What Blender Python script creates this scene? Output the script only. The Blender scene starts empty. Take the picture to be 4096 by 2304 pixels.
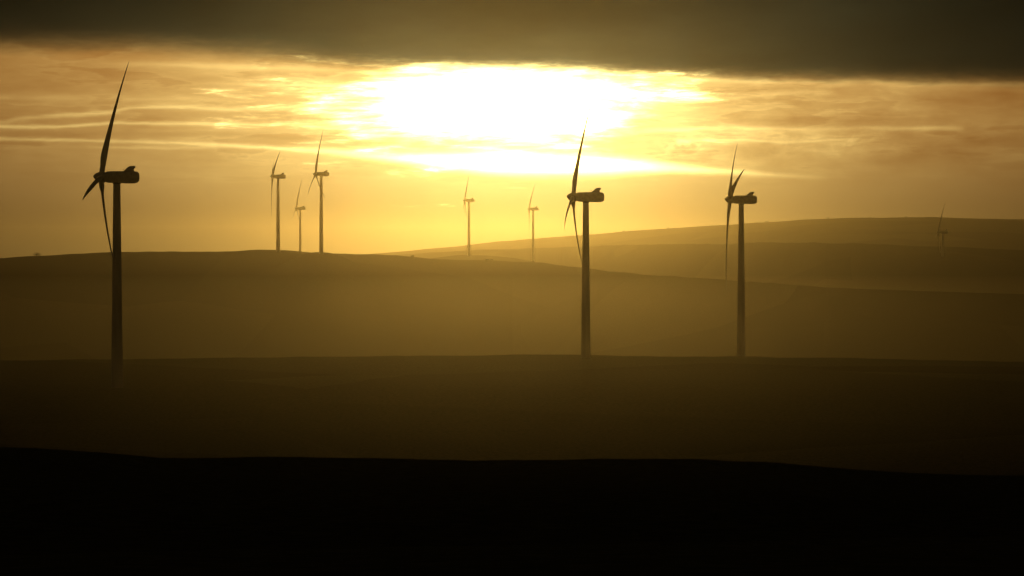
import bpy, bmesh, math, random
import numpy as np
from mathutils import Vector, Matrix, Quaternion

random.seed(5)
np.random.seed(5)
DEBUG = False
S = bpy.context.scene
COL = S.collection

# ------------------------------------------------------------------ camera
# focal length in pixels of the 4096-wide photograph, horizon row, camera height
F = 11614.0
HOR = 1000.0
CZ = 60.0                                   # eye height above the turbine plateau
PITCH = math.atan((1152.0 - HOR) / F)       # camera looks down by this much
cam_d = bpy.data.cameras.new('camera')
cam = bpy.data.objects.new('camera', cam_d)
COL.objects.link(cam)
cam.location = (0, 0, CZ)
cam.rotation_euler = (math.pi / 2 - PITCH, 0, 0)
cam_d.sensor_width = 36.0
cam_d.lens = F / 4096.0 * 36.0
cam_d.clip_start = 0.5
cam_d.clip_end = 60000.0
S.camera = cam

# ------------------------------------------------------------------ sun and sky
SUN_EL = math.radians(2.75)
SUN_AZ = math.radians(-0.15)                # from +Y towards +X
sun_d = bpy.data.lights.new('sun', 'SUN')
sun_d.energy = 0.135
sun_d.angle = math.radians(8.0)      # the disc is spread by thin cloud
sun_d.color = (1.0, 0.64, 0.15)
sun = bpy.data.objects.new('sun', sun_d)
COL.objects.link(sun)
to_sun = Vector((math.sin(SUN_AZ) * math.cos(SUN_EL), math.cos(SUN_AZ) * math.cos(SUN_EL), math.sin(SUN_EL)))
sun.rotation_euler = to_sun.to_track_quat('Z', 'Y').to_euler()
sun.location = (0, 0, 900)

S.view_settings.view_transform = 'Standard'
S.view_settings.look = 'None'
S.view_settings.exposure = 0.0
S.view_settings.gamma = 1.0
S.render.engine = 'CYCLES'
S.cycles.use_denoising = True
S.cycles.max_bounces = 6
S.cycles.volume_bounces = 1
S.cycles.sample_clamp_indirect = 4.0

W = bpy.data.worlds.new('World')
S.world = W
W.use_nodes = True
NT = W.node_tree
NT.nodes.clear()


class N:
    """tiny expression helper over shader math nodes"""
    nt = None

    def __init__(self, sock):
        self.s = sock

    @staticmethod
    def m(op, *a):
        n = N.nt.nodes.new('ShaderNodeMath')
        n.operation = op
        for i, v in enumerate(a):
            if isinstance(v, N):
                N.nt.links.new(v.s, n.inputs[i])
            else:
                n.inputs[i].default_value = float(v)
        return N(n.outputs[0])

    def __add__(s, o): return N.m('ADD', s, o)
    __radd__ = __add__
    def __mul__(s, o): return N.m('MULTIPLY', s, o)
    __rmul__ = __mul__
    def __sub__(s, o): return N.m('SUBTRACT', s, o)
    def __rsub__(s, o): return N.m('SUBTRACT', o, s)
    def __truediv__(s, o): return N.m('DIVIDE', s, o)


def nexp(x): return N.m('EXPONENT', x)
def nmax(a, b): return N.m('MAXIMUM', a, b)
def nmin(a, b): return N.m('MINIMUM', a, b)


def gauss(x):
    return nexp((x * x) * -1.0)


def smooth(x, lo, hi):
    n = N.nt.nodes.new('ShaderNodeMapRange')
    n.interpolation_type = 'SMOOTHSTEP'
    N.nt.links.new(x.s, n.inputs['Value'])
    for k, v in (('From Min', lo), ('From Max', hi)):
        if isinstance(v, N):
            N.nt.links.new(v.s, n.inputs[k])
        else:
            n.inputs[k].default_value = v
    return N(n.outputs['Result'])


def curve(x, pts, x0=-2.4, x1=2.4):
    """piecewise smooth curve through pts (u, value)"""
    n = N.nt.nodes.new('ShaderNodeFloatCurve')
    vs = [p[1] for p in pts]
    lo, hi = min(vs), max(vs)
    if hi - lo < 1e-6:
        hi = lo + 1
    N.nt.links.new(((x - x0) / (x1 - x0)).s, n.inputs['Value'])
    c = n.mapping.curves[0]
    P = [((p[0] - x0) / (x1 - x0), (p[1] - lo) / (hi - lo)) for p in pts]
    c.points[0].location = P[0]
    c.points[1].location = P[-1]
    for q in P[1:-1]:
        c.points.new(*q)
    n.mapping.use_clip = False
    n.mapping.extend = 'HORIZONTAL'
    n.mapping.update()
    return N(n.outputs[0]) * (hi - lo) + lo


def noise2(x, y, scale=1.0, detail=4.0, rough=0.55, z=0.0, dist=0.0):
    cmb = N.nt.nodes.new('ShaderNodeCombineXYZ')
    N.nt.links.new(x.s, cmb.inputs[0])
    N.nt.links.new(y.s, cmb.inputs[1])
    cmb.inputs[2].default_value = z
    n = N.nt.nodes.new('ShaderNodeTexNoise')
    N.nt.links.new(cmb.outputs[0], n.inputs['Vector'])
    n.inputs['Scale'].default_value = scale
    n.inputs['Detail'].default_value = detail
    n.inputs['Roughness'].default_value = rough
    n.inputs['Distortion'].default_value = dist
    return N(n.outputs['Fac'])


N.nt = NT
tc = NT.nodes.new('ShaderNodeTexCoord')
sep = NT.nodes.new('ShaderNodeSeparateXYZ')
NT.links.new(tc.outputs['Generated'], sep.inputs[0])
dx, dy, dz = (N(sep.outputs[i]) for i in range(3))
# bearing and elevation of the sky direction; unit = 1000 photo pixels = 4.93 degrees
u = N.m('ARCTAN2', dx, dy) * (F / 1000.0)
v = N.m('ARCSINE', dz) * (F / 1000.0)

wob = noise2(u * 3.0, v * 14.0, 1.0, 5.0, 0.6, 3.1) - 0.5       # ragged cloud outlines
wob2 = noise2(u * 0.9, v * 4.0, 1.0, 3.0, 0.5, 7.7) - 0.5
wobf = noise2(u * 13.0, v * 45.0, 1.0, 4.0, 0.6, 23.0) - 0.5
vr = v + wob * 0.035 + wob2 * 0.02 + wobf * 0.012

# --- glow of the hidden sun spreading through thin cloud
def ell(cu, cv, a, b):
    p = (u - cu) / a
    q = (vr - cv) / b
    return N.m('SQRT', p * p + q * q)
su, sv = 0.03, 0.56
st0 = noise2(u * 2.2 + wob2 * 0.8, v * 15.0, 1.0, 6.0, 0.62, 5.0, 0.15)
g_core = nexp(N.m('POWER', ell(-0.08, 0.592, 0.42, 0.126) * (1.0 + (st0 - 0.5) * 2.3), 2.6) * -1.0) * 16.0
g_mid = nexp(ell(su, 0.50, 0.40, 0.155) * -1.0) * 2.2
g_wide = nexp(ell(su, 0.45, 1.3, 0.9) * -1.0) * 0.34
side = curve(u, [(-2.4, 0.10), (-1.9, 0.14), (-1.3, 0.22), (-0.8, 0.26), (0, 0.30), (0.8, 0.24), (1.4, 0.14), (2.05, 0.07), (2.4, 0.05)])
vert = curve(v, [(-0.5, 0.05), (0.0, 0.10), (0.25, 0.62), (0.45, 1.0), (0.8, 1.0), (1.4, 0.8)], -1, 2)
glow = g_core + (g_mid + g_wide + side * vert) * 0.92

# --- streaky thin cloud
st1 = noise2(u * 1.3 + wob2 * 0.6, v * 9.5, 1.0, 6.0, 0.6, 1.0, 0.1)
st2 = noise2(u * 3.0, v * 9.0, 1.0, 5.0, 0.62, 9.0, 0.2)
st3 = noise2(u * 0.8, v * 3.0, 1.0, 3.0, 0.5, 4.0)
st4 = noise2(u * 7.0, v * 42.0, 1.0, 6.0, 0.65, 12.0, 0.1)
body = noise2(u * 1.5, v * 10.0, 1.0, 6.0, 0.58, 15.0, 0.1)
rim = gauss((body - 0.535) / 0.022) * 0.20 + (smooth(body, 0.50, 0.56) - 0.5) * -0.16
low = smooth(v, 0.20, 0.42)                  # haze below, streaks only higher up
mod = 1.0 + low * ((st1 - 0.5) * 1.1 + (st2 - 0.5) * 0.55 + (st3 - 0.5) * 0.9 + (st4 - 0.5) * 0.30 + rim)
sky = glow * nmax(mod, 0.25)


def band(pts, width, gain, wpts, fine=0.02):
    vc = curve(u, pts)
    w = curve(u, width) if isinstance(width, list) else width
    d = (v + wob * fine * 2.2 + wobf * 0.010 - vc) / w
    return gauss(d) * curve(u, wpts) * gain


bands = [
    # long bright strip that leaves the left edge, sinks and widens under the sun
    band([(-2.4, .437), (-1.55, .430), (-1.05, .412), (-.75, .394), (-.45, .368), (0, .345), (.45, .338), (.85, .312), (1.2, .29)],
         [(-2.4, .007), (-1.2, .008), (-.6, .014), (-.2, .026), (.1, .031), (.5, .024), (.9, .012), (1.2, .01)], 1.0,
         [(-2.4, .25), (-1.2, .40), (-.7, .9), (-.4, 4.0), (0, 9.0), (.4, 6.0), (.7, 1.6), (.95, .45), (1.3, 0)], 0.008),
    band([(-2.4, .485), (-1.9, .487), (-1.5, .50), (-1.1, .502), (-.8, .49), (-.5, .48)], .007, .35,
         [(-2.4, .7), (-1.5, .9), (-1.0, .9), (-.7, .5), (-.45, 0)], 0.012),
    band([(-2.0, .50), (-1.85, .528), (-1.6, .542), (-1.4, .565), (-1.1, .56), (-.7, .572), (-.4, .56)], .009, .30,
         [(-2.1, 0), (-1.85, .5), (-1.4, .9), (-1.0, .9), (-.7, 1.1), (-.45, 0)], 0.016),
    band([(-1.5, .405), (-1.2, .408), (-.9, .40)], .006, .22, [(-1.7, 0), (-1.4, .6), (-1.1, .6), (-.8, 0)], 0.01),
    band([(-1.2, .66), (-.9, .655), (-.6, .65)], .006, .35, [(-1.4, 0), (-1.1, .3), (-.8, .9), (-.5, 0)], 0.012),
    band([(-1.3, .735), (-1.0, .725), (-.6, .715)], .014, .30, [(-1.7, 0), (-1.2, .7), (-.8, .9), (-.5, 0)], 0.016),
    band([(.5, .475), (1.0, .484), (1.5, .482), (2.0, .47)], .009, .38, [(.4, 0), (.7, .9), (1.0, .7), (1.3, .3), (1.5, .5), (1.8, 0)], 0.012),
    band([(.5, .60), (.8, .61), (1.2, .63)], .012, .45, [(.35, 0), (.6, 1), (.9, .8), (1.3, 0)], 0.014),
    band([(.5, .682), (1.0, .672), (1.8, .655)], .011, .28, [(.3, 0), (.6, 1), (1.0, .8), (1.5, .4), (2.2, .1)], 0.010),
    band([(.8, .44), (1.1, .435), (1.3, .438)], .007, .30, [(.7, 0), (.9, .9), (1.15, .6), (1.4, 0)], 0.02),
]
for b in bands:
    sky = sky + b


def blot(cu, cv, a, b, gain):
    return nexp(N.m('POWER', ell(cu, cv, a, b), 2.0) * -1.0) * gain


# darker cloud bodies and brighter puffs
dark = (blot(.80, .625, .22, .020, .42) + blot(1.55, .375, .33, .055, .22) + blot(1.0, .40, .26, .035, .22)
        + blot(1.25, .515, .45, .022, .20) + blot(-1.1, .455, .9, .020, .13) + blot(-.7, .43, .5, .020, .16)
        + blot(-1.7, .52, .35, .012, .12) + blot(1.95, .60, .25, .035, .24) + blot(-.72, .555, .18, .014, .15)
        + blot(-1.55, .70, .35, .04, .10) + blot(-.9, .60, .3, .02, .12))
sky = sky * (1.0 - nmin(dark * (0.6 + st2 * 0.8), 0.8))
lump = noise2(u * 4.2, v * 9.0, 1.0, 6.0, 0.55, 41.0, 0.3) - 0.5
sky = sky * (1.0 + lump * (0.45 + smooth(u, 0.5, 1.2) * 0.85) * smooth(v, 0.18, 0.40))
puff = noise2(u * 9.0, v * 14.0, 1.0, 5.0, 0.6, 2.2, 0.5)
sky = sky + blot(.68, .42, .07, .032, 1.1) * smooth(puff, 0.42, 0.66)
sky = sky + blot(1.25, .43, .25, .05, .22) * smooth(puff, 0.4, 0.7)

# --- heavy cloud deck overhead with a soft ragged lower edge
edge = curve(u, [(-2.4, .812), (-2.05, .810), (-1.5, .806), (-1.15, .790), (-.8, .760), (-.45, .740), (0, .728), (.45, .716), (.95, .694), (1.5, .680), (2.05, .666), (2.4, .66)])
soft = curve(u, [(-2.4, .046), (-1.4, .050), (-.9, .044), (-.4, .022), (.4, .020), (1.0, .028), (2.4, .038)])
e = v - edge + wob * 0.040 + wob2 * 0.020 + wobf * 0.022
deck = 1.0 - nexp(N.m('POWER', nmax(e + soft, 0.0) / soft, 1.6) * -1.0)
dk = curve(u, [(-2.4, .006), (-2.0, .007), (-1.3, .014), (-.6, .022), (0, .008), (.5, .020), (1.0, .025), (1.5, .016), (2.1, .009), (2.4, .008)])
under = nexp(nmax(e, 0.0) * -9.0) * curve(u, [(-2.4, 0.0), (-1.6, .015), (-.9, .05), (-.5, .09), (0, .14), (.5, .10), (1.1, .02), (2.4, 0)])
dkn = noise2(u * 1.1, v * 5.0, 1.0, 4.0, 0.5, 6.0)
dkf = noise2(u * 3.5, v * 11.0, 1.0, 5.0, 0.55, 31.0)
deckL = (dk + under) * (0.15 + dkn * 0.9 + dkf * 0.6)

# --- below the horizon the sky direction is only ever seen as dim ground bounce
back = smooth(N.m('ABSOLUTE', u), 4.0, 11.0)      # away from the sunset the overcast is dull


def rgb(c, k):
    n = NT.nodes.new('ShaderNodeVectorMath')
    n.operation = 'SCALE'
    n.inputs[0].default_value = c
    if isinstance(k, N):
        NT.links.new(k.s, n.inputs['Scale'])
    else:
        n.inputs['Scale'].default_value = k
    return n.outputs[0]


def vadd(a, b):
    n = NT.nodes.new('ShaderNodeVectorMath')
    n.operation = 'ADD'
    NT.links.new(a, n.inputs[0])
    NT.links.new(b, n.inputs[1])
    return n.outputs[0]


def vmix(f, a, b):
    n = NT.nodes.new('ShaderNodeMix')
    n.data_type = 'VECTOR'
    NT.links.new(f.s, n.inputs[0])
    NT.links.new(a, n.inputs[4])
    NT.links.new(b, n.inputs[5])
    return n.outputs[1]


nish = NT.nodes.new('ShaderNodeTexSky')
nish.sky_type = 'NISHITA'
nish.sun_disc = False
nish.sun_elevation = SUN_EL
nish.sun_rotation = SUN_AZ
nish.altitude = 60
nish.dust_density = 4.0
nmul = NT.nodes.new('ShaderNodeVectorMath')
nmul.operation = 'MULTIPLY'
NT.links.new(nish.outputs[0], nmul.inputs[0])
nmul.inputs[1].default_value = (0.010, 0.006, 0.0015)          # seen only through the thin cloud
skyk = smooth(sky, 0.15, 1.0)                # thick thin-cloud browns the light, thin cloud leaves it yellow
clear = vadd(vmix(skyk, rgb((0.90, 0.71, 0.235), sky), rgb((0.98, 0.79, 0.27), sky)), nmul.outputs[0])
deck_c = rgb((0.84, 0.86, 0.42), deckL)
colr = vmix(deck, clear, deck_c)
dull = rgb((0.0065, 0.0058, 0.004), 1.0)
colr = vmix(back, colr, dull)
bg = NT.nodes.new('ShaderNodeBackground')
NT.links.new(colr, bg.inputs['Color'])
bg.inputs['Strength'].default_value = 1.0
wo = NT.nodes.new('ShaderNodeOutputWorld')
NT.links.new(bg.outputs[0], wo.inputs['Surface'])
W.cycles.sampling_method = 'MANUAL'
W.cycles.sample_map_resolution = 2048


# ------------------------------------------------------------------ geometry of the view
def z_at(py, d):
    """height of a point at horizontal distance d that shows on photo row py"""
    el = math.atan((1152.0 - py) / F) - PITCH
    return CZ + d * math.tan(el)


def xy_at(px, d):
    a = math.atan((px - 2048.0) / F)
    return d * math.sin(a), d * math.cos(a)


def interp(tab, x):
    return np.interp(x, [t[0] for t in tab], [t[1] for t in tab])


R0 = [(-3000, 1760), (0, 1795), (200, 1800), (400, 1812), (640, 1835), (900, 1842), (1500, 1843), (1900, 1852), (2300, 1850), (2800, 1853), (3100, 1865), (3350, 1885), (3650, 1900), (4096, 1908), (7000, 1930)]
R1 = [(-3000, 1440), (0, 1436), (900, 1432), (1500, 1428), (2100, 1424), (2700, 1424), (3300, 1430), (4096, 1446), (7000, 1460)]
R2 = [(-3000, 1060), (-600, 1042), (0, 1029), (60, 1024), (200, 1019), (450, 1012), (700, 1008), (1000, 1008), (1300, 1012), (1450, 1016), (1650, 1025), (1870, 1038), (2130, 1052), (2400, 1078), (2700, 1106), (3000, 1128), (3300, 1147), (3700, 1164), (4096, 1172), (7000, 1200)]
R3 = [(-3000, 1050), (1300, 1038), (1550, 1022), (1750, 1009), (1900, 1000), (2200, 990), (2450, 981), (2700, 976), (3100, 974), (3500, 978), (3800, 986), (4096, 1000), (7000, 1040)]
D2 = [(-3000, 3150), (2050, 3150), (3300, 2600), (7000, 2500)]
D3 = [(-3000, 5300), (2250, 5300), (2900, 4600), (3300, 4350), (7000, 4300)]
R4 = [(-3000, 1050), (1200, 1036), (1450, 1020), (1650, 1003), (1850, 983), (2000, 966), (2200, 950), (2400, 935), (2600, 918), (2800, 905), (3000, 893), (3200, 881), (3400, 873), (3600, 870), (3800, 872), (4096, 880), (5200, 930), (7000, 960)]


HUB = 80.0          # hub height
BL = 46.0           # blade length
HX = 5.7            # hub centre ahead of tower axis (nose points to local -X)
# hub pixel column/row, pixels per metre, apparent turn of the nose away from us, clock angle, label
TURB = [
    (405, 711, 11.0, 11, 19, 'nearest and largest wind turbine, dark tower rising from the misty slope on the far left'),
    (2292, 788, 9.07, 7.2, 11.5, 'second largest wind turbine, its top blade reaching up into the white glare beside the sun'),
    (2920, 799, 7.80, 3.6, 68, 'third largest wind turbine, two blades raised in a V and one hanging down'),
    (1263, 697, 3.95, 13, 1, 'tallest of the three turbines on the left ridge, lower blades spread wide beside its tower'),
    (1091, 707, 3.75, 4, 50, 'leftmost of the three turbines on the left ridge, one blade hanging straight down'),
    (1186, 834, 2.62, 11, 6, 'small faint turbine standing low between two taller ones on the left ridge'),
    (1860, 802, 2.75, 4, 4, 'pale hazy turbine under the sun, standing alone behind the middle of the ridge'),
    (2117, 836, 2.68, 5, 30, 'pale hazy turbine left of the large one in the glare, blades in one line'),
    (3754, 929, 2.80, 8, 20, 'faint lone turbine in front of the farthest hill at the right'),
]


def tower_base(hx, hy, ppm, psi):
    d = F / ppm
    az = math.atan((hx - 2048) / F)
    yaw = math.radians(psi) + az
    nx, ny = -math.cos(yaw), math.sin(yaw)          # where the nose points
    hubx, huby = xy_at(hx, d)
    return hubx - nx * HX, huby - ny * HX, z_at(hy, d) - HUB, nx, ny


def vnoise(x, y, wl, seed):
    """smooth value noise, wavelength wl"""
    x = x / wl + seed * 17.3
    y = y / wl + seed * 5.9
    xi = np.floor(x); yi = np.floor(y)
    fx = x - xi; fy = y - yi
    fx = fx * fx * (3 - 2 * fx); fy = fy * fy * (3 - 2 * fy)

    def h(a, b):
        t = np.sin(a * 127.1 + b * 311.7 + seed * 74.7) * 43758.5453
        return t - np.floor(t)
    return ((h(xi, yi) * (1 - fx) + h(xi + 1, yi) * fx) * (1 - fy) + (h(xi, yi + 1) * (1 - fx) + h(xi + 1, yi + 1) * fx) * fy) - 0.5


PADS = []


def ground_z(x, y):
    """terrain height for arrays x, y (world metres)"""
    x = np.asarray(x, float); y = np.asarray(y, float)
    d = np.hypot(x, y)
    az = np.clip(np.arctan2(x, y), -0.42, 0.42)
    px = 2048.0 + F * np.tan(az)

    def row(tab, dd):
        py = interp(tab, px)
        return CZ + dd * np.tan(np.arctan((1152.0 - py) / F) - PITCH)
    one = np.ones_like(d)
    d3 = interp(D3, px)
    d2 = interp(D2, px)
    z2 = row(R2, d2); z3 = row(R3, d3); z4 = row(R4, 7000.0)
    K = [(0 * one, (CZ - 1.7) * one), (45 * one, (CZ - 5.6) * one), (130 * one, (CZ - 12.6) * one),
         (300 * one, row(R0, 300.0)), (430 * one, row(R0, 300.0) - 14), (650 * one, 3.5 * one), (850 * one, 4.0 * one), (1060 * one, 10.5 * one),
         (1300 * one, row(R1, 1300.0)), (1545 * one, -6 * one), (1850 * one, -44 * one), (d2 - 550, -42 * one),
         (d2, z2), (3600 * one, -40 * one), (d3 - 420, -28 * one), (d3, z3), (d3 + 650, np.minimum(z3 - 45, 20)),
         (7000 * one, z4), (8200 * one, np.minimum(z4 - 60, 20)), (10000 * one, 0 * one), (13000 * one, 0 * one)]
    z = K[0][1].copy()
    for (da, za), (db, zb) in zip(K[:-1], K[1:]):
        t = np.clip((d - da) / (db - da), 0, 1)
        lin = t
        sm = t * t * (3 - 2 * t)
        w = np.where(d < 300, 0.25, 0.8)
        t = lin * (1 - w) + sm * w
        z = np.where((d >= da), za + (zb - za) * t, z)
    far = np.clip(d / 1500.0, 0.03, 1.0)
    z = z + vnoise(x, y, 170, 1) * 1.6 * far + vnoise(x, y, 45, 2) * 0.9 * far + vnoise(x, y, 14, 3) * 0.5 * np.clip(d / 400, .05, 1) + vnoise(x, y, 3.0, 4) * 0.10
    z = z + (vnoise(x, y, 60, 8) * 1.8 + vnoise(x, y, 22, 9) * 1.2) * np.clip((d - 2600) / 500.0, 0, 1)
    for px_, py_, dz_, w_ in PADS:
        z = z + dz_ * np.exp(-((x - px_) ** 2 + (y - py_) ** 2) / w_ ** 2)
    return z


def gz(x, y):
    return float(ground_z(np.array([x]), np.array([y]))[0])


# each turbine stands on its own rise or dip of the hill
for (hx, hy, ppm, psi, rot, label) in sorted(TURB, key=lambda t_: not 1800 < t_[0] < 1900):
    bx, by, zb, nx, ny = tower_base(hx, hy, ppm, psi)
    d_ = math.hypot(bx, by)
    if hx > 3500:
        PADS.append((bx, by, z_at(1024, d_) - gz(bx, by), 70.0))      # shoulder of the slope hides its foot
    elif d_ > 1400:
        PADS.append((bx, by, zb + 0.1 - gz(bx, by), 260.0 if 1800 < hx < 1900 else 55.0))



# ------------------------------------------------------------------ materials
def mat(name, base, rough=0.6, spec=0.5, build=None):
    m = bpy.data.materials.new(name)
    m.use_nodes = True
    nt = m.node_tree
    p = nt.nodes['Principled BSDF']
    p.inputs['Base Color'].default_value = (*base, 1)
    p.inputs['Roughness'].default_value = rough
    p.inputs['Specular IOR Level'].default_value = spec
    if build:
        build(nt, p)
    return m


def tone(nt, p, c0, c1, scale, detail=6, coord='Object', stretch=(1, 1, 1), bump=0.0, bdist=0.1):
    tcn = nt.nodes.new('ShaderNodeTexCoord')
    mp = nt.nodes.new('ShaderNodeMapping')
    mp.inputs['Scale'].default_value = stretch
    nt.links.new(tcn.outputs[coord], mp.inputs[0])
    n = nt.nodes.new('ShaderNodeTexNoise')
    n.inputs['Scale'].default_value = scale
    n.inputs['Detail'].default_value = detail
    nt.links.new(mp.outputs[0], n.inputs['Vector'])
    r = nt.nodes.new('ShaderNodeValToRGB')
    r.color_ramp.elements[0].position = 0.35
    r.color_ramp.elements[1].position = 0.65
    r.color_ramp.elements[0].color = (*c0, 1)
    r.color_ramp.elements[1].color = (*c1, 1)
    nt.links.new(n.outputs['Fac'], r.inputs[0])
    nt.links.new(r.outputs[0], p.inputs['Base Color'])
    if bump:
        b = nt.nodes.new('ShaderNodeBump')
        b.inputs['Strength'].default_value = bump
        b.inputs['Distance'].default_value = bdist
        nt.links.new(n.outputs['Fac'], b.inputs['Height'])
        nt.links.new(b.outputs[0], p.inputs['Normal'])
    return r


def ground_nodes(nt, p):
    r = tone(nt, p, (0.042, 0.044, 0.020), (0.085, 0.074, 0.036), 0.9, 8, bump=0.5, bdist=0.12)
    tcn = nt.nodes.new('ShaderNodeTexCoord')
    vo = nt.nodes.new('ShaderNodeTexVoronoi')           # pasture and rough grazing parcels
    vo.inputs['Scale'].default_value = 0.0042
    nt.links.new(tcn.outputs['Object'], vo.inputs['Vector'])
    mx = nt.nodes.new('ShaderNodeMix')
    mx.data_type = 'RGBA'
    mx.blend_type = 'MULTIPLY'
    mx.inputs[0].default_value = 1.0
    rr = nt.nodes.new('ShaderNodeValToRGB')
    rr.color_ramp.elements[0].color = (0.65, 0.62, 0.55, 1)
    rr.color_ramp.elements[1].color = (1.15, 1.1, 0.95, 1)
    sp = nt.nodes.new('ShaderNodeSeparateColor')
    nt.links.new(vo.outputs['Color'], sp.inputs[0])
    nt.links.new(sp.outputs[0], rr.inputs[0])
    nt.links.new(r.outputs[0], mx.inputs[6])
    nt.links.new(rr.outputs[0], mx.inputs[7])
    nt.links.new(mx.outputs[2], p.inputs['Base Color'])


M_ground = mat('moorland_grass', (0.05, 0.05, 0.02), 1.0, 0.0, ground_nodes)
M_tower = mat('painted_steel', (0.55, 0.55, 0.53), 0.75, 0.0,
              lambda nt, p: tone(nt, p, (0.32, 0.32, 0.30), (0.42, 0.42, 0.40), 0.6, 6, stretch=(1, 1, 0.08)))
M_nac = mat('nacelle_shell', (0.5, 0.5, 0.48), 0.75, 0.0,
            lambda nt, p: tone(nt, p, (0.28, 0.28, 0.27), (0.38, 0.38, 0.36), 0.9, 5))
M_blade = mat('blade_gelcoat', (0.6, 0.6, 0.58), 0.75, 0.0,
              lambda nt, p: tone(nt, p, (0.34, 0.34, 0.33), (0.44, 0.44, 0.42), 0.4, 5))
M_dark = mat('dark_grille', (0.05, 0.05, 0.05), 0.7, 0.3,
             lambda nt, p: tone(nt, p, (0.035, 0.035, 0.035), (0.07, 0.07, 0.07), 8, 3))
M_conc = mat('concrete', (0.32, 0.31, 0.28), 0.9, 0.2,
             lambda nt, p: tone(nt, p, (0.12, 0.115, 0.10), (0.20, 0.19, 0.17), 1.5, 6, bump=0.3, bdist=0.03))
M_leaf = mat('gorse_foliage', (0.05, 0.06, 0.025), 0.8, 0.2,
             lambda nt, p: tone(nt, p, (0.030, 0.040, 0.015), (0.075, 0.085, 0.035), 2.5, 4))
M_bark = mat('bark', (0.08, 0.06, 0.045), 0.9, 0.2,
             lambda nt, p: tone(nt, p, (0.05, 0.04, 0.03), (0.11, 0.085, 0.06), 5, 5, stretch=(1, 1, .2)))


# ------------------------------------------------------------------ ground: one sheet out past the last hill
def build_ground():
    dense = np.linspace(-0.24, 0.24, 761)
    rest = np.concatenate([np.linspace(0.24, 0.6, 30)[1:], np.linspace(0.6, 2 * math.pi - 0.6, 90)[1:], np.linspace(2 * math.pi - 0.6, 2 * math.pi - 0.24, 30)[1:-1]])
    az = np.concatenate([dense, rest])
    r1 = np.geomspace(1.5, 250, 90, endpoint=False)
    r2 = np.geomspace(250, 340, 60, endpoint=False)
    r3 = np.geomspace(340, 1300, 110, endpoint=False)
    r4 = np.geomspace(1300, 1700, 50, endpoint=False)
    r5 = np.geomspace(1700, 12500, 330)
    r = np.concatenate([r1, r2, r3, r4, r5])
    A, R = np.meshgrid(az, r)
    X = R * np.sin(A); Y = R * np.cos(A)
    Z = ground_z(X, Y)
    na, nr = len(az), len(r)
    co = np.stack([X.ravel(), Y.ravel(), Z.ravel()], 1)
    co = np.vstack([co, [[0, 0, gz(0, 0.01)]]])
    i = np.arange(nr - 1)[:, None] * na
    j = np.arange(na)[None, :]
    j2 = (j + 1) % na
    quads = np.stack([i + j, i + na + j, i + na + j2, i + j2], -1).reshape(-1, 4)
    tri = np.stack([np.full(na, len(co) - 1), np.arange(na), (np.arange(na) + 1) % na], 1)
    me = bpy.data.meshes.new('ground')
    faces = [tuple(q) for q in quads.tolist()] + [tuple(t) for t in tri.tolist()]
    me.from_pydata(co.tolist(), [], faces)
    me.validate()
    me.polygons.foreach_set('use_smooth', [True] * len(me.polygons))
    me.update()
    bm = bmesh.new()
    bm.from_mesh(me)
    bmesh.ops.recalc_face_normals(bm, faces=bm.faces)
    if sum(f.normal.z for f in list(bm.faces)[:500]) < 0:
        bmesh.ops.reverse_faces(bm, faces=bm.faces)
    bm.to_mesh(me)
    bm.free()
    me.materials.append(M_ground)
    o = bpy.data.objects.new('ground', me)
    COL.objects.link(o)
    o['kind'] = 'structure'
    return o


build_ground()


# ------------------------------------------------------------------ mesh helpers
def link_mesh(name, bm, material, parent=None, smooth=True, mats=None):
    me = bpy.data.meshes.new(name)
    bmesh.ops.recalc_face_normals(bm, faces=bm.faces)
    bm.to_mesh(me)
    bm.free()
    me.materials.append(material)
    for f in me.polygons:
        f.use_smooth = smooth
    o = bpy.data.objects.new(name, me)
    COL.objects.link(o)
    o.parent = parent
    return o


def loft(bm, rings, cap=True):
    """rings: list of lists of Vectors with equal counts"""
    vs = [[bm.verts.new(p) for p in ring] for ring in rings]
    n = len(rings[0])
    for a, b in zip(vs[:-1], vs[1:]):
        for k in range(n):
            bm.faces.new((a[k], a[(k + 1) % n], b[(k + 1) % n], b[k]))
    if cap:
        bm.faces.new(vs[0][::-1])
        bm.faces.new(vs[-1])


def circle(c, ax, r, n=32, ry=None):
    ax = Vector(ax).normalized()
    q = Vector((0, 0, 1)).rotation_difference(ax)
    return [Vector(c) + q @ Vector((math.cos(2 * math.pi * k / n) * r, math.sin(2 * math.pi * k / n) * (ry or r), 0)) for k in range(n)]


def sharp(o, ang=35):
    o.data.set_sharp_from_angle(angle=math.radians(ang))




def superellipse(cx, wy, wz, zc, n=28, p=3.6):
    out = []
    for k in range(n):
        t = 2 * math.pi * k / n
        c, s = math.cos(t), math.sin(t)
        out.append(Vector((cx, math.copysign(abs(c) ** (2 / p), c) * wy, zc + math.copysign(abs(s) ** (2 / p), s) * wz)))
    return out


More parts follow.
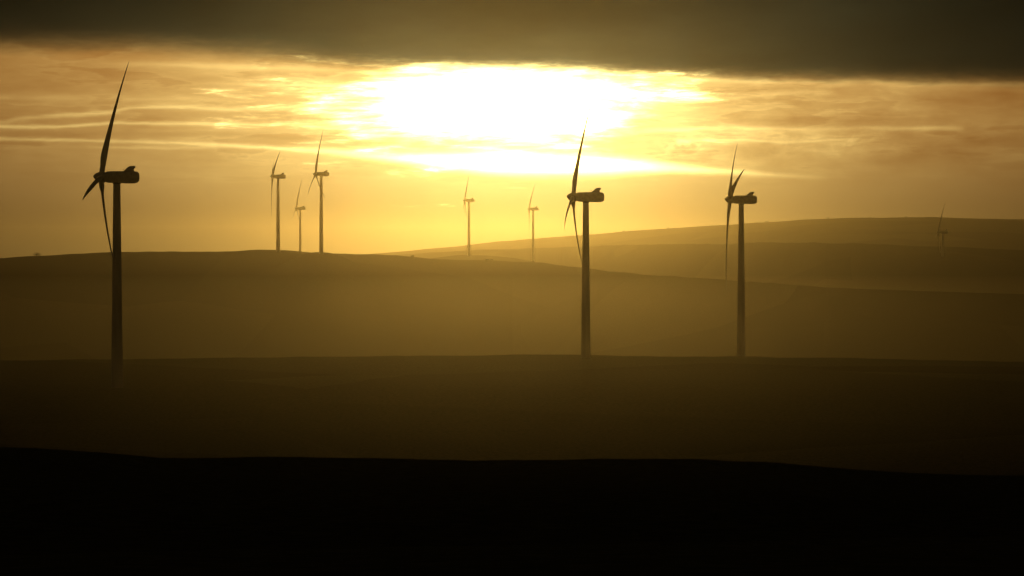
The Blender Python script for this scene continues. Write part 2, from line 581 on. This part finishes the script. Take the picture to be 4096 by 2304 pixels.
def blade_bm(bend):
    """blade along +Z from the hub centre; wind side is local -X; chord mostly in the rotor plane (Y)"""
    bm = bmesh.new()
    rings = []
    st = [0.9, 1.6, 2.4, 3.6, 5.0, 6.8, 8.8, 11, 14, 17.5, 21, 25, 29, 33, 36.5, 39.5, 42, 43.6, 44.5, 45.0]
    st = [q if q < 4 else 4 + (q - 4) * (BL - 4) / 41.0 for q in st]
    for z in st:
        t = z / BL
        if z < 2.0:
            ch, th = 1.9, 1.9
        else:
            up = min(1, (z - 2.0) / 6.0)
            up = up * up * (3 - 2 * up)
            full = 3.9 * (1 - min(1, max(0, (z - 8.0)) / 38.0)) ** 0.88 + 0.42
            if z > 43:
                full *= max(0.12, 1 - ((z - 43) / 3.1) ** 2)
            ch = 1.9 + (full - 1.9) * up if z < 8 else full
            th = ch * (1.0 - 0.80 * up) + 0.05
            if up >= 1:
                th = ch * (0.24 - 0.08 * t) + 0.03
        tw = math.radians(26 * (1 - t) ** 2 + 3)      # twist, root coarse, tip fine
        xb = bend * t ** 2.0
        n = 20
        ring = []
        for k in range(n):
            a = 2 * math.pi * k / n
            cy = math.cos(a) * ch / 2
            cx = math.sin(a) * th / 2
            if z > 3:
                cx *= 1.0 - 0.55 * (0.5 - 0.5 * math.cos(a)) ** 1.5 * 1.2 if math.cos(a) < 0 else 1.0
                cy -= ch * 0.14
            x = cx * math.cos(tw) + cy * math.sin(tw)
            y = -cx * math.sin(tw) + cy * math.cos(tw)
            ring.append(Vector((x + xb, y, z)))
        rings.append(ring)
    loft(bm, rings)
    return bm


def make_turbine():
    root = bpy.data.objects.new('wind_turbine', None)
    COL.objects.link(root)
    root.empty_display_size = 5
    # tower in tapered sections with flange rings
    bm = bmesh.new()
    rings = []
    ztop = HUB - 2.48
    secs = [-2.5, 17.0, 38.0, 60.0, ztop]
    def rad(z):
        return 2.15 + (1.28 - 2.15) * (max(z, 0) / ztop) ** 1.1
    for a, b in zip(secs[:-1], secs[1:]):
        for q in (0, .25, .5, .75):
            z = a + (b - a) * q
            rings.append(circle((0, 0, z), (0, 0, 1), rad(z), 40))
        if b < ztop:
            for dz, dr in ((-0.12, 0), (-0.10, .04), (0.10, .04), (0.12, 0)):
                if dz < 0.12:
                    rings.append(circle((0, 0, b + dz), (0, 0, 1), rad(b) + dr, 40))
    rings.append(circle((0, 0, ztop), (0, 0, 1), rad(ztop), 40))
    loft(bm, rings)
    tw = link_mesh('tower', bm, M_tower, root)
    sharp(tw, 40)
    # door and steps
    bm = bmesh.new()
    r = rad(3)
    for ang0, ang1, rr in ((-.22, .22, r + .06),):
        ringA, ringB = [], []
        out = []
        for k in range(9):
            a = ang0 + (ang1 - ang0) * k / 8 - math.pi / 2
            out.append((math.cos(a), math.sin(a)))
        top = [(c, s) for c, s in out]
        def ringpts(rad_):
            pts = [Vector((c * rad_, s * rad_, 1.6)) for c, s in out]
            pts += [Vector((c * rad_, s * rad_, 3.9 + 0.25 * math.sin(math.pi * k / 8))) for k, (c, s) in reversed(list(enumerate(out)))]
            return pts
        loft(bm, [ringpts(rr - .35), ringpts(rr)])
    d = link_mesh('door', bm, M_tower, tw, smooth=False)
    bm = bmesh.new()
    for k in range(7):
        y = -(r + 0.15 + 0.28 * (7 - k)); z = 0.45 + 0.165 * k
        bmesh.ops.create_cube(bm, size=1, matrix=Matrix.Translation((0, y, z)) @ Matrix.Diagonal((1.1, .27, .05, 1)))
    for sx in (-.57, .57):
        loft(bm, [[Vector((sx + a, -(r + .2), 1.5 + b)) for a, b in ((-.03, -.05), (.03, -.05), (.03, .05), (-.03, .05))],
                  [Vector((sx + a, -(r + 2.3), .42 + b)) for a, b in ((-.03, -.05), (.03, -.05), (.03, .05), (-.03, .05))]])
    link_mesh('steps', bm, M_tower, tw, smooth=False)
    # nacelle shell
    bm = bmesh.new()
    prof = [(-4.02, 1.55, 1.60, 0.0), (-3.9, 1.75, 1.85, 0.0), (-3.2, 1.85, 2.05, 0.0), (-1.5, 1.9, 2.15, -.03), (2.0, 1.95, 2.2, -.06),
            (4.8, 1.95, 2.25, -.10), (6.4, 1.9, 2.2, -.10), (7.3, 1.75, 2.0, -.08), (7.8, 1.45, 1.65, -.06), (8.05, 1.0, 1.15, -.05)]
    loft(bm, [superellipse(x, wy, wz, HUB + zc) for x, wy, wz, zc in prof])
    nac = link_mesh('nacelle', bm, M_nac, root)
    sharp(nac, 50)
    # yaw collar
    bm = bmesh.new()
    loft(bm, [circle((0, 0, HUB - 2.5), (0, 0, 1), 1.45, 36), circle((0, 0, HUB - 1.9), (0, 0, 1), 1.45, 36)])
    sharp(link_mesh('yaw_bearing', bm, M_dark, nac))
    # raked cooler on the roof near the tail
    bm = bmesh.new()
    zt = HUB + 2.02
    def sect(y):
        return [Vector((2.5, y, zt)), Vector((4.3, y, zt + 1.60)), Vector((5.2, y, zt + 1.95)), Vector((6.5, y, zt + 1.98)),
                Vector((6.55, y, zt + 1.60)), Vector((5.85, y, zt + .9)), Vector((6.1, y, zt))]
    loft(bm, [sect(-1.25), sect(1.25)])
    bmesh.ops.bevel(bm, geom=list(bm.edges), offset=0.10, segments=2, affect='EDGES', profile=0.5)
    cool = link_mesh('cooler', bm, M_nac, nac)
    sharp(cool, 30)
    bm = bmesh.new()
    for k in range(7):
        y = -1.0 + k / 3.0
        bmesh.ops.create_cube(bm, size=1, matrix=Matrix.Translation((6.25, y, zt + 1.18)) @ Matrix.Rotation(math.radians(43), 4, 'Y') @ Matrix.Diagonal((.14, .08, 1.1, 1)))
    link_mesh('grille', bm, M_dark, cool, smooth=False)
    # wind vane mast
    bm = bmesh.new()
    loft(bm, [circle((2.2, .6, HUB + 1.8), (0, 0, 1), .04, 8), circle((2.2, .6, HUB + 2.9), (0, 0, 1), .03, 8)])
    loft(bm, [circle((2.0, .6, HUB + 2.8), (1, 0, 0), .03, 8), circle((2.5, .6, HUB + 2.8), (1, 0, 0), .03, 8)])
    bmesh.ops.create_cube(bm, size=1, matrix=Matrix.Translation((2.55, .6, HUB + 2.85)) @ Matrix.Diagonal((.25, .02, .22, 1)))
    link_mesh('wind_vane', bm, M_dark, nac, smooth=False)
    # spinner, built round its own centre so it can be turned
    bm = bmesh.new()
    prof = [(1.66, 1.60), (1.6, 1.80), (.9, 1.92), (0, 1.92), (-.9, 1.75), (-1.7, 1.38), (-2.3, .90), (-2.65, .50), (-2.8, .15)]
    loft(bm, [circle((x, 0, 0), (1, 0, 0), rr, 36) for x, rr in prof])
    hub = link_mesh('spinner', bm, M_nac, root)
    sharp(hub, 50)
    blades = []
    for k in range(3):
        b = link_mesh('blade', blade_bm(3.2), M_blade, hub)
        sharp(b, 45)
        blades.append(b)
    return root


def pose(root, tilt, rot):
    """turn the rotor: rot = clock angle of the first blade, tilt = rotor axis raised"""
    for ch in root.children:
        if ch.name.split('.')[0] == 'spinner':
            ch.location = (-HX, 0, HUB)
            # local -X is the wind side; raise the nose, then turn about the axis
            ch.rotation_mode = 'QUATERNION'
            ch.rotation_quaternion = Quaternion((0, 1, 0), tilt)
            k = 0
            for b in ch.children:
                b.rotation_mode = 'QUATERNION'
                b.rotation_quaternion = Quaternion((1, 0, 0), -math.radians(rot + 120 * k))
                k += 1


def copy_tree(o, parent=None):
    c = o.copy()
    COL.objects.link(c)
    c.parent = parent
    for ch in list(o.children):
        copy_tree(ch, c)
    return c


proto = make_turbine()
for i, (hx, hy, ppm, psi, rot, label) in enumerate(TURB):
    t = proto if i == 0 else copy_tree(proto)
    bx, by, zb, nx, ny = tower_base(hx, hy, ppm, psi)
    t.location = (bx, by, zb)
    # local -X -> (nx, ny)
    t.rotation_euler = (0, 0, math.atan2(-ny, -nx))
    pose(t, math.radians(5.8), rot)
    t['label'] = label
    t['category'] = 'wind turbine'
    t['group'] = 'wind turbines of the wind farm'
    if DEBUG: print(i, round(bx), round(by), round(zb,1), round(gz(bx,by),1), file=__import__("sys").stderr)


# ------------------------------------------------------------------ gorse and hawthorn on the ridge line
def bush(px, d, w, h, label, cat='bush'):
    root = bpy.data.objects.new('bush' if cat == 'bush' else 'tree', None)
    COL.objects.link(root)
    x, y = xy_at(px, d)
    root.location = (x, y, gz(x, y) - 0.25)
    rs = random.Random(int(px))
    bm = bmesh.new()
    for k in range(5):
        a = rs.uniform(0, 6.28); l = rs.uniform(.3, .42)
        c0 = Vector((0, 0, -0.1)); c1 = Vector((math.cos(a) * w * l * .5, math.sin(a) * w * l * .5, h * .55))
        loft(bm, [circle(c0, (0, 0, 1), .12, 8), circle((c0 + c1) / 2 + Vector((0, 0, .15)), (0, 0, 1), .08, 8), circle(c1, (0, 0, 1), .04, 8)])
    link_mesh('trunk', bm, M_bark, root)
    bm = bmesh.new()
    lobes = [(Vector((rs.uniform(-.30, .30) * w, rs.uniform(-.30, .30) * w, rs.uniform(.16, .58) * h)), rs.uniform(.20, .34)) for _ in range(11)]
    for _ in range(1500):
        c, rr = rs.choice(lobes)
        dv = Vector((rs.gauss(0, 1), rs.gauss(0, 1), rs.gauss(0, 1))).normalized()
        p = c + Vector((dv.x * w * rr, dv.y * w * rr, dv.z * h * rr * 1.1)) * rs.uniform(.55, 1.0) ** .5
        if p.z < 0.05:
            continue
        s = rs.uniform(.10, .24)
        q = Quaternion((rs.gauss(0, 1), rs.gauss(0, 1), rs.gauss(0, 1), rs.gauss(0, 1))).normalized()
        vs = [bm.verts.new(p + q @ Vector(v_)) for v_ in ((-s, 0, 0), (0, -s * .5, .02), (s, 0, 0), (0, s * .5, -.02))]
        bm.faces.new(vs)
    me_o = link_mesh('crown', bm, M_leaf, root, smooth=False)
    root['label'] = label
    root['category'] = cat
    return root


b1 = bush(146, 3150, 8.5, 4.4, 'rounded dark hawthorn bush alone on the skyline at the far left')
BUSH = [(1648, 4.5, 2.2, 'low bush on the ridge skyline, left of the pale turbine under the sun'),
        (1950, 5.0, 2.4, 'larger of two low bushes on the ridge right of the turbine under the sun'),
        (1966, 3.4, 1.9, 'smaller of two low bushes on the ridge right of the turbine under the sun')]
for px, w, h, lab in BUSH:
    t = bush(px, 3140, w, h, lab)
    t['group'] = 'low bushes on the ridge'

for px, w, h in ((2493, 9, 3.5), (2672, 7, 4.5), (3066, 10, 3.5), (3312, 8, 4.5), (3479, 12, 3.5), (3622, 8, 4)):
    t = bush(px, 6990, w, h, 'tiny dark bush breaking the smooth skyline of the farthest hill')
    t['group'] = 'bushes on the farthest skyline'

# ------------------------------------------------------------------ air
def volume_box(name, lo, hi, dens, color, g, label):
    bm = bmesh.new()
    c = [(a + b) / 2 for a, b in zip(lo, hi)]
    s = [(b - a) for a, b in zip(lo, hi)]
    bmesh.ops.create_cube(bm, size=1, matrix=Matrix.Translation(c) @ Matrix.Diagonal((*s, 1)))
    me = bpy.data.meshes.new(name)
    bm.to_mesh(me)
    bm.free()
    m = bpy.data.materials.new(name + '_air')
    m.use_nodes = True
    nt = m.node_tree
    nt.nodes.clear()
    out = nt.nodes.new('ShaderNodeOutputMaterial')
    pv = nt.nodes.new('ShaderNodeVolumePrincipled')
    pv.inputs['Color'].default_value = (*color, 1)
    pv.inputs['Density'].default_value = dens
    pv.inputs['Anisotropy'].default_value = g
    nt.links.new(pv.outputs[0], out.inputs['Volume'])
    m.cycles.homogeneous_volume = True
    me.materials.append(m)
    o = bpy.data.objects.new(name, me)
    COL.objects.link(o)
    o['kind'] = 'stuff'
    o['label'] = label
    return o


volume_box('haze', (-12800, -12800, -60), (12800, 12800, 195), 0.11e-4, (0.95, 0.80, 0.56), 0.95,
           'golden evening haze filling the air over the hills')
volume_box('valley_haze', (-6000, 560, -57), (6000, 9000, 132), 0.47e-4, (0.95, 0.78, 0.50), 0.95,
           'thicker golden haze lying in the valley among the hills')
volume_box('ground_mist', (-5000, 580, -56), (5000, 3000, 34), 0.80e-4, (0.95, 0.78, 0.50), 0.95,
           'thin mist pooled low over the valley floor around the tower bases')
